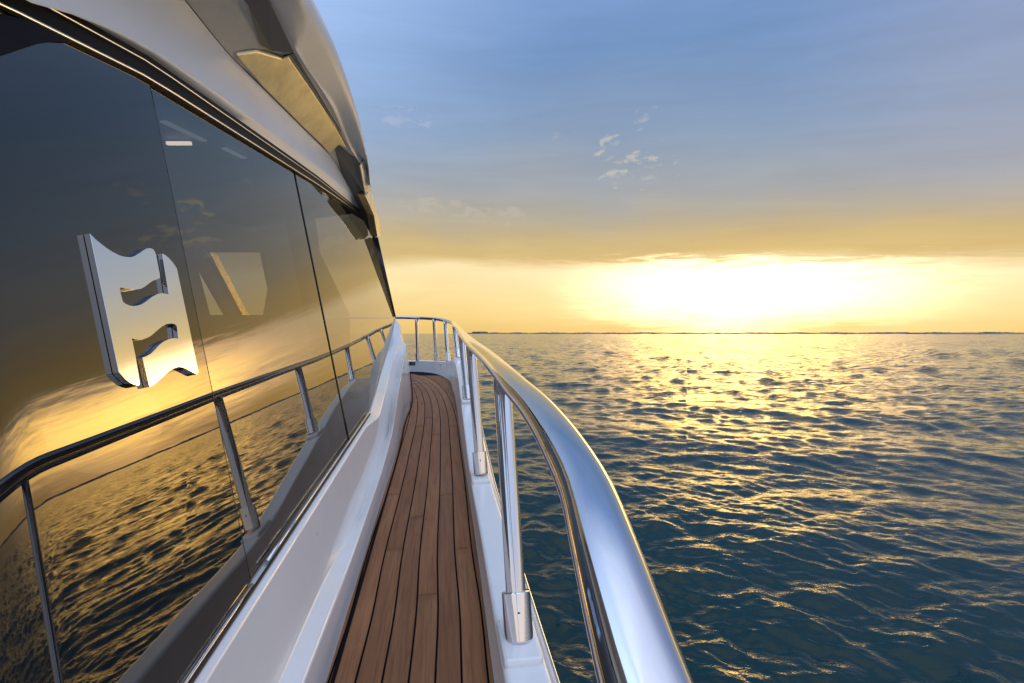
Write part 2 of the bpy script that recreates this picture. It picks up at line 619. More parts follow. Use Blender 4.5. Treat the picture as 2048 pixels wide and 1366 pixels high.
TL = [(1024, 24.0, wave_tile(1024, 24.0, 0.10, 2.6, R(104), 2.5, 0.15, 3)),
      (1024, 17.0, wave_tile(1024, 17.0, 0.10, 1.3, R(70), 2.5, 0.11, 11))]
TF = [(512, 24.0, wave_tile(1024, 24.0, 0.13, 0.75, R(8), 1.5, 0.27, 5))]


def samp(tile, x, y):
    N, L, h = tile
    u = (x / L * N) % N; v = (y / L * N) % N
    i = np.floor(u).astype(int) % N; j = np.floor(v).astype(int) % N
    fu = u - np.floor(u); fv = v - np.floor(v)
    i2 = (i + 1) % N; j2 = (j + 1) % N
    return (h[i, j] * (1 - fu) * (1 - fv) + h[i2, j] * fu * (1 - fv) + h[i, j2] * (1 - fu) * fv + h[i2, j2] * fu * fv)


def field(x, y):
    c, s = math.cos(0.4), math.sin(0.4)
    patch = 0.75 + 0.5 * np.sin(x * 0.31 + 1.3 * np.sin(y * 0.17)) * np.sin(y * 0.23 + 0.7)
    patch = np.clip(patch, 0.45, 1.3)
    gust = 0.95 + 0.35 * np.sin(x * 0.19 - 0.9 + 1.1 * np.sin(y * 0.13 + 0.4)) * np.sin(y * 0.31 + 0.25 * x)
    return samp(TL[0], x, y) * gust + samp(TL[1], c * x - s * y, s * x + c * y) * patch


def ffield(x, y):
    return samp(TF[0], x, y)


def build_sea():
    hf = 2.8 * 480
    q = np.concatenate([np.array([1340, 1150, 1000, 880]), np.arange(800, 3, -0.85)])
    rr = hf / q
    far = rr[-1] * 1.22 ** np.arange(1, 18)
    rr = np.concatenate([rr, far])
    fine = np.arange(-24, 62, 0.125)
    mid = np.arange(62, 110, 0.4)
    rest = np.arange(110, 336, 3.0)
    aa = np.radians(np.concatenate([fine, mid, rest]))
    Rr, A = np.meshgrid(rr, aa, indexing='ij')
    X = Rr * np.sin(A); Y = Rr * np.cos(A)
    dr = np.gradient(rr)
    # close by: true waves.  Far off, where a row of the mesh spans several crests,
    # a coarser sea state with the same look takes over
    sc_ = dr / 0.085
    wn_ = np.clip((2.2 - sc_) / 1.4, 0, 1); wn_ = wn_ * wn_ * (3 - 2 * wn_)
    Z = np.zeros_like(X)
    rows = np.where(wn_ > 0)[0]
    Z[rows] += wn_[rows][:, None] * field(X[rows], Y[rows])
    rows = np.where(wn_ < 1)[0]
    u = np.arange(len(rr)) * 0.125
    K = 17.0 * (np.maximum(rr, 11.6) / 11.6) ** 0.15
    amp = (dr / 0.125) * (0.085 / np.maximum(dr, 0.085)) ** 0.36
    amp[dr > 40] *= 0.3
    Z[rows] += ((np.sqrt(1 - wn_ ** 2) * amp)[rows])[:, None] * ffield(np.repeat(u[rows][:, None], len(aa), 1), (A[rows] - 0.35) * K[rows][:, None])
    # long low swell
    Z += 0.050 * np.sin(X * 0.28 + Y * 0.95 + 0.8 * np.sin(X * 0.12)) * np.exp(-Rr / 150)
    Z *= np.clip((6000 - Rr) / 3000, 0, 1)
    Z += SEA
    n, k = X.shape
    co = np.stack([X, Y, Z], -1).reshape(-1, 3)
    idx = np.arange(n * k).reshape(n, k)
    a = idx[:-1, :]; b = idx[1:, :]
    a2 = np.roll(a, -1, 1); b2 = np.roll(b, -1, 1)
    quads = np.stack([a, a2, b2, b], -1).reshape(-1, 4)[:, ::-1]
    me = bpy.data.meshes.new('sea')
    me.vertices.add(len(co))
    me.vertices.foreach_set('co', co.astype(np.float32).ravel())
    me.loops.add(quads.size)
    me.loops.foreach_set('vertex_index', quads.astype(np.int32).ravel())
    me.polygons.add(len(quads))
    me.polygons.foreach_set('loop_start', np.arange(0, quads.size, 4, dtype=np.int32))
    me.polygons.foreach_set('use_smooth', np.ones(len(quads), dtype=bool))
    me.update(calc_edges=True)
    me.materials.append(M['sea'])
    # ripples finer than the mesh survive only as gloss: store how much of them is unresolved
    at = me.attributes.new('ripple', 'FLOAT', 'POINT')
    rp = np.clip(np.log2(np.maximum(dr, 1e-3) / 0.03) / 9.0, 0, 1)
    at.data.foreach_set('value', np.repeat(rp, k).astype(np.float32))
    o = bpy.data.objects.new('sea', me)
    link(o)
    o['kind'] = 'structure'
    return o


sea = build_sea()

# ------------------------------------------------------------------ far shore
def build_shore():
    verts, faces = [], []
    n = 160
    for i in range(n):
        a = R(-6 + 70 * i / (n - 1))
        r0 = 2640 + 60 * math.sin(i * 0.21) + 30 * math.sin(i * 0.67)
        for dr_, z in ((0, -0.4), (14, 1.8), (140, 4.6), (420, 4.8), (430, -1)):
            verts.append((math.sin(a) * (r0 + dr_), math.cos(a) * (r0 + dr_), SEA + z))
    for i in range(n - 1):
        for j in range(4):
            faces.append((i * 5 + j, (i + 1) * 5 + j, (i + 1) * 5 + j + 1, i * 5 + j + 1))
    o = mesh_obj('shore', verts, faces, M['land'])
    o['kind'] = 'structure'
    # wooded skyline: low, lumpy crowns along the shore
    rng = random.Random(5)
    ico = bmesh.new()
    bmesh.ops.create_icosphere(ico, subdivisions=1, radius=1)
    iv = [v.co.copy() for v in ico.verts]
    fc = [[v.index for v in f.verts] for f in ico.faces]
    ico.free()
    verts, faces = [], []
    for i in range(900):
        f = rng.random()
        deg = -5.5 + 68 * f
        a = R(deg)
        r = 2760 + 60 * math.sin(f * 159 * 0.21) + rng.uniform(0, 60)
        dens = 0.5 + 0.5 * math.sin(deg * 1.7 + 1.1 * math.sin(deg * 0.6))
        h = rng.uniform(4.0, 6.5) * (0.7 + 0.4 * dens)
        if -4.6 < deg < -3.1:
            h = rng.uniform(9, 13)
        w = rng.uniform(7, 20)
        c = Vector((math.sin(a) * r, math.cos(a) * r, SEA + 2.5 + h * 0.45))
        b0 = len(verts)
        for v in iv:
            j = 0.75 + rng.random() * 0.5
            verts.append((c.x + v.x * w * j, c.y + v.y * w * j, c.z + v.z * h * 0.62 * j))
        faces += [[b0 + q for q in ff] for ff in fc]
    t = mesh_obj('far_wood', verts, faces, M['far_tree'], smooth=False)
    t['kind'] = 'stuff'
    t['label'] = 'low dark wooded skyline along the far shore'
    t['category'] = 'trees'


build_shore()

# ------------------------------------------------------------------ the yacht
yacht = bpy.data.objects.new('yacht', None)
link(yacht)
yacht['label'] = 'white motor yacht with teak side deck, mirrored cabin windows and steel handrail'
yacht['category'] = 'yacht'

DH0, DS = -1.122, 0.05


def deck_z(y):
    return DH0 + DS * y


def deck_pt(px, py):
    Y = 1.122 / ((py - HY) / F + DS)
    return P(px, py, Y)


# ---- lower cabin side: kick, lavender ledge, upper face, sill
def vline(X0, Z0, Y):
    return Vector((X0, 0, Z0)) + V * Y


def plane_px(px, py, X0):
    dx = (px - CX) / F
    Y = X0 / (dx + 0.15)
    return P(px, py, Y)


deck_left = [vline(-0.329, DH0, -2.5), vline(-0.329, DH0, 0)] + [deck_pt(*p) for p in ((661, 1366), (706, 1214), (752, 1057), (798, 899), (810, 845), (823, 809), (823, 776), (820, 747))]
kick_top = [vline(-0.352, -0.963, -2.5), vline(-0.352, -0.963, 0)] + [plane_px(px, py, -0.352) for px, py in ((607, 1366), (686, 1164), (727, 1048), (764, 941), (785, 862), (796, 789), (808, 723))] + [P(812, 690, 5.5), P(815, 703, 6.3), P(818, 722, 7.4), P(818, 733, 8.4)]
bev_top = [vline(-0.405, -0.9375, -2.5), vline(-0.405, -0.9375, 0)] + [plane_px(px, py, -0.405) for px, py in ((557, 1366), (648, 1160), (719, 1032), (756, 928), (777, 862), (788, 791), (801, 732))] + [P(808, 684, 5.6), P(811, 700, 6.4), P(814, 720, 7.5), P(815, 731, 8.5)]
face_top = [vline(-0.45, -0.712, -2.5), vline(-0.45, -0.712, 0)] + [P(408, 1366, 0.9), P(524, 1185, 1.285), P(624, 1044, 1.81), P(724, 886, 2.83)] + [P(759, 833, 3.38), P(780, 740, 4.35), P(799, 679, 5.5), P(801, 650, 6.25), P(803, 670, 7.0), P(808, 712, 8.0)]
# put the straight part of the top edge exactly on its own line
face_top = [vline(-0.445, -0.704, y) for y in (-2.5, -1, 0, 0.9, 1.6, 2.3, 2.9)] + face_top[6:]
sill_in = [vline(-0.478, -0.694, y) for y in (-2.5, -1, 0, 0.9, 1.6, 2.3, 3.0)] + [G(739, 829, 0.006), G(764, 742, 0.006), G(783, 681, 0.006), G(791, 636, 0.006), P(795, 668, 7.2), P(802, 712, 8.2)]
ys = list(np.concatenate([np.arange(-2.5, 1, 0.35), np.arange(1.0, 8.41, 0.06)]))
c_deck = by_y(deck_left, ys)
c_foot = [p + Vector((-0.012, 0, -0.05)) for p in c_deck]
c_kick = by_y(kick_top, ys, 0.6)
c_bev = by_y(bev_top, ys, 0.6)
c_face = by_y(face_top, ys, 0.85)
c_sill = by_y(sill_in, ys, 0.85)
c_in1 = [p + Vector((-0.05, 0, -0.02)) for p in c_sill]
c_in2 = [Vector((p.x - 0.12, p.y, deck_z(p.y) - 0.05)) for p in c_sill]
cab = loft('cabin_side', [c_foot, c_kick, c_bev, c_face, c_sill, c_in1, c_in2], M['gelcoat'], yacht, closed=True, fillet={1: 0.010, 2: 0.006, 3: 0.010})

# small raised hairline joint on the upper face is left to the gloss; black caulk line along the foot
seam_path = [p + Vector((0.006, 0, 0.004)) for p in c_deck]
sweep('edge_caulking', seam_path, oval(0.012, 0.006, 8), M['caulk'], yacht)

# ---- windows
BY0 = 0.69


def bend(y):
    """the aft end of the first pane wraps inboard"""
    d = max(0.0, BY0 - y)
    return 0.12 * d ** 2 + 5.0 * d ** 3 if d < 0.4 else 0.12 * 0.16 + 5.0 * 0.064 + (d - 0.4) * 2.5


def gl_pt(y, w, off=0.0, curved=True):
    p = GP + V * y + GU * w + GN * off
    if curved:
        p = p + Vector((-bend(y), 0, 0))
    return p


WT = [(-3.0, 0.78), (-0.6, 0.93), (0.4, 1.09), (0.784, 1.180), (1.19, 1.262), (3.0, 1.47), (5.3, 1.695), (7, 1.86)]


def w_top(y):
    return float(np.interp(y, [a for a, b in WT], [b for a, b in WT]))


WB = [(-3, 0.0), (3.2, 0.0), (3.35, 0.012), (4.35, 0.165), (5.38, 0.342), (6.46, 0.58)]


def w_bot(y):
    return float(np.interp(y, [a for a, b in WB], [b for a, b in WB]))


def pane(name, ya, yb, top_trim, mat, off, nu=24, nw=14, thick=0.008, skew=None, label=None):
    verts, faces = [], []
    for side in (0, 1):
        for i in range(nu + 1):
            for j in range(nw + 1):
                f = i / nu
                w_ = j / nw
                y = ya + (yb - ya) * f
                if skew:
                    y = ya + (skew(w_) - ya) * f
                lo = w_bot(y) + 0.004
                hi = w_top(y) - top_trim
                p = gl_pt(y, lo + (hi - lo) * w_, off - side * thick)
                verts.append(p)
    S = (nu + 1) * (nw + 1)
    idx = lambda s, i, j: s * S + i * (nw + 1) + j
    for i in range(nu):
        for j in range(nw):
            faces.append((idx(0, i, j), idx(0, i + 1, j), idx(0, i + 1, j + 1), idx(0, i, j + 1)))
            faces.append((idx(1, i, j), idx(1, i, j + 1), idx(1, i + 1, j + 1), idx(1, i + 1, j)))
    for i in range(nu):
        faces.append((idx(0, i, 0), idx(1, i, 0), idx(1, i + 1, 0), idx(0, i + 1, 0)))
        faces.append((idx(0, i, nw), idx(0, i + 1, nw), idx(1, i + 1, nw), idx(1, i, nw)))
    for j in range(nw):
        faces.append((idx(0, 0, j), idx(0, 0, j + 1), idx(1, 0, j + 1), idx(1, 0, j)))
        faces.append((idx(0, nu, j), idx(1, nu, j), idx(1, nu, j + 1), idx(0, nu, j + 1)))
    o = mesh_obj(name, verts, faces, mat, yacht, wn=True)
    if label:
        o['label'] = label
    return o


pane('side_window', -0.35, 1.2085, 0.0, M['glass_black'], 0.004, nu=80, nw=18, thick=0.004, label='black opaque glass pane with the metal emblem')
pane('side_window', 1.211, 2.520, 0.0, M['glass'], 0.0, label='mirrored pane with the lit saloon behind it')
pane('side_window', 2.528, 6.40, 0.0, M['glass'], 0.0, nu=60,
     skew=lambda w: 6.40 - (w ** 1.2) * 0.95, label='foremost mirrored pane with slanting front edge')
# dark printed border and pillar behind the second pane
prism('window_pillar', [gl_pt(1.19, 0.0, -0.02), gl_pt(1.40, 0.0, -0.012), gl_pt(1.245, w_top(1.245), -0.012), gl_pt(1.19, w_top(1.19), -0.02)], GN * -0.06, M['black_gloss'], yacht)
prism('window_pillar', [gl_pt(2.44, 0.0, -0.02), gl_pt(2.60, 0.0, -0.02), gl_pt(2.56, w_top(2.5), -0.02), gl_pt(2.44, w_top(2.44), -0.02)], GN * -0.05, M['cabin_dark'], yacht)
# rubber gasket seam between panes two and three, and the folded edge of pane one
for y0, o_ in ((2.524, 0.001),):
    pth = [gl_pt(y0, w, o_ + 0.0005, False) for w in np.linspace(0.004, w_top(y0), 12)]
    sweep('window_seam', pth, oval(0.009, 0.007, 8), M['rubber'], yacht, up=Vector((1, 0, 0)))

sweep('window_seam', [gl_pt(1.2105, w, 0.003, False) for w in np.linspace(0.004, w_top(1.21), 12)], oval(0.0035, 0.0035, 8), M['rubber'], yacht, up=Vector((1, 0, 0)))

prism('overhang_reflection_patch', [G(px, py, 0.012) for px, py in ((-60, 0), (0, 27), (80, 47), (160, 75), (216, 97), (185, 90), (150, 85), (110, 83), (75, 88), (35, 101), (0, 113), (-60, 125))], GN * -0.004, M['matt_black'], yacht)  # black patch painted in place of the overhang's dark reflection on the pane

# black slanting windscreen pillar at the front end of the glass
a0, a1 = G(744, 474, 0.01), G(789, 634, 0.01)
b0, b1 = G(756, 474, 0.08), G(792, 634, 0.02)
prism('windscreen_pillar', [a0, b0, b1, a1], Vector((-0.036, 0.12, 0.008)), M['black_gloss'], yacht, bevel=0.006)

# trims along the top and the foot of the glass
tys = list(np.arange(-1.0, 5.5, 0.12))


def top_curve(dw, off, c=True):
    return [gl_pt(y, w_top(y) + dw, off, c and y < BY0) for y in tys]


def M_dw(y):   # height of the gasket band above the pane
    return float(np.interp(y, [0.0, 1.2, 3.0, 5.3], [0.055, 0.060, 0.055, 0.030]))


cT = [gl_pt(y, w_top(y) - 0.004, 0.010) for y in tys]
cMm = [gl_pt(y, w_top(y) + M_dw(y), 0.022) for y in tys]
cTi = [p - GN * 0.05 for p in cT]
cMi = [p - GN * 0.05 for p in cMm]
loft('window_gasket', [cT, cMm, cMi, cTi], M['matt_black'], yacht, closed=True)
sweep('window_trim', [p + GN * 0.004 + GU * 0.006 for p in cT], oval(0.006, 0.007, 10), M['chrome'], yacht)
sweep('window_trim', [p + GN * 0.003 - GU * 0.024 for p in cMm], oval(0.005, 0.005, 10), M['chrome'], yacht)
bys = list(np.arange(-0.6, 3.3, 0.1))
sweep('window_trim', [gl_pt(y, 0.0, 0.010) for y in bys if y < 1.2], oval(0.009, 0.007, 10), M['chrome'], yacht)
sweep('window_trim', [gl_pt(y, 0.006, 0.012) for y in bys if y > 1.2], oval(0.012, 0.010, 10), M['chrome'], yacht)
sweep('window_gasket', [gl_pt(y, -0.008, 0.014) for y in bys], oval(0.010, 0.006, 8), M['rubber'], yacht)

# ---- brow above the glass
Hc = [G(31, 0, .045), G(160, 38, .045), G(277, 89, .045), G(392, 160, .045), G(484, 221, .045), G(577, 286, .045), G(640, 337, .045), G(704, 390, .045)]
Hc = [Hc[0] + V * (-2.5 - Hc[0].y)] + [Hc[0] + V * (-0.4)] + Hc + [P(722, 412, 4.95), P(735, 436, 5.4)]
Uc = [G(372, 0, .05), G(445, 92, .05), G(515, 163, .05), G(607, 255, .05), G(657, 306, .05), P(681, 340, 3.85), P(707, 391, 4.38), P(724, 411, 5.0), P(737, 435, 5.45)]
Uc = [Uc[0] + V * (-2.5 - Uc[0].y)] + Uc
bys2 = list(np.arange(-2.4, 5.41, 0.1))
cH = by_y(Hc, bys2)
cU = by_y(Uc, bys2)
cM = [gl_pt(y, w_top(y) + M_dw(y) - 0.004, 0.020, False) for y in bys2]
cMin = [p - GN * 0.10 for p in cM]
cUin = [p + Vector((-0.14, 0, 0.02)) for p in cU]
loft('window_brow', [cM, cH, cU, cUin, cMin], M['gelcoat_satin'], yacht, closed=True, fillet={1: 0.014, 2: 0.012})

# ---- flybridge wing: soffit, fascia, roof
Vc = [P(540, 0, 1.6), P(595, 105, 2.0), P(663, 212, 2.8), P(703, 301, 3.6), P(721, 329, 3.9), P(731, 389, 4.4)]
C0 = [P(578, 0, 1.63), P(594, 50, 1.82), P(598, 104, 2.02), P(667, 213, 2.83), P(706, 300, 3.62), P(725, 326, 3.93), P(735, 388, 4.45)]
C1 = [P(604, 0, 1.66), P(616, 40, 1.84), P(603, 100, 2.04), P(671, 212, 2.86), P(709, 298, 3.65), P(728, 320, 3.97), P(738, 384, 4.5)]
Oc = [P(626, 0, 1.80), P(684, 123, 2.5), P(730, 277, 3.5), P(739, 330, 3.9), P(744, 382, 4.3), P(753, 412, 4.6)]


def aft(c):
    return [c[0] + Vector((-0.15, 1, 0.02)) * (-2.6 - c[0].y)] + c


def ns(c, n=60):
    return catmull(c, n)


fys = list(np.arange(-2.5, 4.36, 0.08))
fV, fC0, fC1, fO = [by_y(aft(c), fys) for c in (Vc, C0, C1, Oc)]
fU = by_y([Uc[0]] + Uc[1:7], fys)
# soffit, slightly dished
fm = [(a * 0.5 + b * 0.5) + Vector((0, 0, 0.03)) for a, b in zip(fU, fV)]
fUi = [p + Vector((-0.01, 0, 0.10)) for p in fU]
fVi = [p + Vector((-0.03, 0, 0.10)) for p in fV]
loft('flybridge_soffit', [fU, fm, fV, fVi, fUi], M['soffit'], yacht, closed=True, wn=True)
fT = [p + Vector((-0.10, 0.0, 0.22)) for p in fO]
fT2 = [p + Vector((-0.45, -0.1, 0.38)) for p in fO]
fIn = [Vector((p.x - 0.50, p.y, max(p.z - 0.02, p.z))) for p in fV]
loft('flybridge_fascia', [fV, fC0, fC1, fO, fT, fT2, fIn], M['gelcoat_satin'], yacht, closed=True, fillet={2: 0.02, 3: 0.06, 4: 0.08})
# gold-lit recessed panel and the dark locker panel in the soffit


def soffit_poly(pxs, drop):
    out = []
    for px, py in pxs:
        # hit of the sight line with the soffit surface found by marching along the loft
        best = None
        for j in range(len(fys) - 1):
            for f in np.linspace(0, 1, 21):
                u, m_, v = fU[j], fm[j], fV[j]
                q = u.lerp(m_, f * 2) if f < .5 else m_.lerp(v, f * 2 - 1)
                if q.y < 0.3:
                    continue
                e = ((q.x / q.y * F + CX) - px) ** 2 + ((HY - q.z / q.y * F) - py) ** 2
                if best is None or e < best[0]:
                    best = (e, q)
        out.append(best[1] + Vector((0, 0, -drop)))
    return out


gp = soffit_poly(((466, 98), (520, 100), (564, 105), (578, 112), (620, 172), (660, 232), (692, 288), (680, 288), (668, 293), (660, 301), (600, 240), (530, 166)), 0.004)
prism('soffit_panel', gp, Vector((0, 0, -0.012)), M['soffit_gold_light'], yacht, bevel=0.003)
gr = soffit_poly(((566, 103), (590, 104), (625, 152), (663, 214), (686, 262), (702, 300), (697, 292), (664, 232), (624, 170), (582, 112)), 0.003)
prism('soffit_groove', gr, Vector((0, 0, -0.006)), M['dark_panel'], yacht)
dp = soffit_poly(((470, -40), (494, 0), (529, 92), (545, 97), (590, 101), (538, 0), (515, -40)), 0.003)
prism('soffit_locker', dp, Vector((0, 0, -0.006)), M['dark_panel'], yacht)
# dark end of the recess and the tip painted sunlit gold that meets the windscreen pillar
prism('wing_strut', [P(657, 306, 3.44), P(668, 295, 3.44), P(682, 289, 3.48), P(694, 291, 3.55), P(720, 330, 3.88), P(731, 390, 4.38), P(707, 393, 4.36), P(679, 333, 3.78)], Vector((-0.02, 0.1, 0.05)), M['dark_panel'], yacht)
prism('wing_end_face', [P(720, 331, 3.86), P(728, 320, 3.9), P(742, 378, 4.4), P(731, 391, 4.36)], Vector((-0.05, 0.05, 0.03)), M['soffit'], yacht, bevel=0.003)
prism('wing_tip', [P(731, 391, 4.20), P(741, 379, 4.50), P(752, 415, 4.9), P(761, 450, 5.26), P(761, 473, 5.30), P(755, 473, 5.07), P(748, 430, 4.72)], Vector((-0.08, 0.02, 0.02)), M['soffit_gold_light'], yacht, bevel=0.004)
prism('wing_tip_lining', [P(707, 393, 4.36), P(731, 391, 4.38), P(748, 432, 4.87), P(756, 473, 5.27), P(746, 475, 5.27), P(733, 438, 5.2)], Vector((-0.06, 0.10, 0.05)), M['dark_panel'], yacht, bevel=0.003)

# ---- emblem on the first pane: wavy metal flag with slots
LG = [(180, 467), (191, 478), (202, 487), (215, 497), (226, 504), (238, 510), (247, 513), (256, 514), (263, 514), (270, 512), (278, 507), (286, 501), (293, 497), (300, 496), (306, 498), (310, 503), (312, 510),
      (320, 549), (320, 556), (305, 562), (297, 568), (289, 574), (281, 578), (273, 579), (265, 579), (257, 578), (249, 577), (242, 575), (240, 578), (243, 592), (246, 603), (252, 608), (260, 611), (267, 612), (275, 611), (282, 609), (289, 605), (297, 599), (305, 593), (315, 588), (325, 586), (338, 589),
      (325, 509), (326, 507), (331, 510), (338, 516), (346, 525), (354, 537),
      (376, 641), (397, 744), (394, 749), (387, 746), (380, 742), (372, 738), (365, 735), (357, 734), (350, 736), (344, 739), (338, 743), (330, 751), (322, 758), (313, 766), (306, 771), (299, 774),
      (285, 715), (293, 712), (302, 707), (310, 699), (318, 690), (327, 683), (338, 678), (348, 676), (357, 677), (355, 660), (354, 652), (349, 648), (342, 647), (334, 648), (326, 652), (318, 658), (310, 665), (302, 672), (294, 676), (286, 679), (278, 680), (270, 679), (264, 677),
      (272, 715), (280, 768), (277, 772), (269, 770), (260, 766), (250, 758), (238, 745), (209, 606)]


def emblem():
    bm = bmesh.new()
    T = 0.009
    fr = [bm.verts.new(G(px, py, 0.006 + T)) for px, py in LG]
    bk = [bm.verts.new(G(px, py, 0.006 + T) - GN * (T + 0.001)) for px, py in LG]
    f = bm.faces.new(fr)
    n = len(fr)
    for i in range(n):
        j = (i + 1) % n
        bm.faces.new((fr[i], bk[i], bk[j], fr[j]))
    bmesh.ops.triangulate(bm, faces=[f], ngon_method='EAR_CLIP')
    bmesh.ops.recalc_face_normals(bm, faces=bm.faces)
    me = bpy.data.meshes.new('emblem')
    bm.to_mesh(me)
    bm.free()
    me.materials.append(M['chrome_soft'])
    o = bpy.data.objects.new('emblem', me)
    link(o, yacht)
    b = o.modifiers.new('bevel', 'BEVEL')
    b.width = 0.0010
    b.segments = 2
    b.limit_method = 'ANGLE'
    b.angle_limit = R(40)
    o['label'] = 'raised polished metal emblem like a wavy flag with two slots'
    return o


M['chrome_soft'] = principled('satin_polished_chrome', (0.93, 0.93, 0.93), 0.09, metal=1.0, bump=(3.0, 0.0008))
emblem()

# ---- saloon interior seen through the glass
CEIL = lambda y: 1.02 + 0.085 * y


def hit_ceil(px, py):
    dx, dz = (px - CX) / F, -(py - HY) / F
    Y = 1.0 / (dz - 0.085) * 1.0
    return P(px, py, Y)


XF = -4.1
ceil = [Vector((-0.95, 0.4, CEIL(0.4))), Vector((-1.75, 6.0, CEIL(6.0))), Vector((XF, 7.5, CEIL(7.5))), Vector((XF, 0.4, CEIL(.4)))]
prism('saloon_ceiling', ceil, Vector((0, 0, 0.05)), M['cabin_light'], yacht)
prism('saloon_floor', [Vector((-0.62, 0.3, -1.0)), Vector((-1.55, 7.0, -0.75)), Vector((XF, 9.5, -0.7)), Vector((XF, 0.3, -1.0))], Vector((0, 0, -0.04)), M['cabin_dark'], yacht)
prism('saloon_bulkhead', [Vector((-0.75, 0.55, -1.0)), Vector((XF, 0.35, -1.0)), Vector((XF, 0.35, 1.1)), Vector((-0.98, 0.55, 1.06))], Vector((0, -0.05, 0)), M['cabin_dark'], yacht)


def farp(px, py):
    dx = (px - CX) / F
    return P(px, py, XF / dx)


# far wall of the saloon with its window openings, one slab per solid stretch
def slab(pts, name='saloon_wall', mat='cabin_dark'):
    return prism(name, [farp(*p) for p in pts], Vector((-0.06, 0, 0)), M[mat], yacht)


slab([(60, 300), (385, 300), (385, 800), (60, 900)])
slab([(385, 360), (620, 360), (640, 505), (385, 505)])
slab([(385, 630), (700, 630), (700, 800), (385, 800)])
slab([(385, 505), (413, 505), (488, 630), (455, 630)])
slab([(527, 505), (640, 505), (700, 630), (533, 630), (542, 578)])
prism('window_post', [farp(413, 505) + Vector((.01, 0, 0)), farp(427, 505) + Vector((.01, 0, 0)), farp(492, 630) + Vector((.01, 0, 0)), farp(480, 630) + Vector((.01, 0, 0))], Vector((0.03, 0, 0)), M['soffit_gold_light'], yacht)
lc = hit_ceil(358, 283)
box('ceiling_lamp', lc + Vector((0, 0, -0.012)), (0.16, 0.020, 0.02), M['lamp'], yacht)
for (ax_, ay_), (bx_, by_) in (((326, 240), (408, 279)), ((448, 294), (488, 314))):
    A_, B_ = hit_ceil(ax_, ay_), hit_ceil(bx_, by_)
    d_ = (B_ - A_)
    L_ = d_.length
    d_.normalize()
    s_ = d_.cross(Vector((0, 0, 1))).normalized()
    box('ceiling_lamp', (A_ + B_) / 2 + Vector((0, 0, -0.008)), (0.035, L_, 0.012), M['lamp_dim'], yacht, axis=(s_, d_, s_.cross(d_)))
# sofa back and table edge under the far windows
box('sofa', (-3.1, 4.8, -0.62), (0.8, 2.6, 0.55), M['leather'], yacht, bevel=0.06)
box('sofa_backrest', (-3.6, 4.8, -0.32), (0.22, 2.6, 0.75), M['leather'], yacht, bevel=0.06)
box('saloon_table', (-2.3, 4.8, -0.42), (0.7, 1.5, 0.05), M['cabin_light'], yacht, bevel=0.01)

# ---- teak side deck: planks, caulking, margin board
outer = [Vector((0.36, -1.6, 0)), Vector((0.146, 0.0, 0)), Vector((-0.07, 1.44, 0)), Vector((-0.116, 1.80, 0)), Vector((-0.178, 2.18, 0)), Vector((-0.290, 3.0, 0)), Vector((-0.41, 3.83, 0)),
         Vector((-0.600, 5.08, 0)), Vector((-0.80, 6.1, 0)), Vector((-1.11, 7.2, 0)), Vector((-1.46, 8.0, 0)), Vector((-1.80, 8.42, 0)), Vector((-2.3, 8.8, 0))]
oc = catmull(outer, 260)
cum = [0.0]
for a, b in zip(oc[:-1], oc[1:]):
    cum.append(cum[-1] + (b - a).length)
PW = 0.0797


def off_curve(k):
    out = []
    for i, p in enumerate(oc):
        t = (oc[min(i + 1, len(oc) - 1)] - oc[max(0, i - 1)]).normalized()
        nrm = Vector((-t.y, t.x, 0))
        q = p + nrm * k * PW
        out.append(q)
    return out


left_x = lambda y: float(np.interp(y, [p.y for p in c_deck], [p.x for p in c_deck]))


def arc_at_y(k, y):
    c = off_curve(k + 0.5)
    for i in range(len(c) - 1):
        if c[i].y <= y <= c[i + 1].y:
            return i
    return len(c) - 1


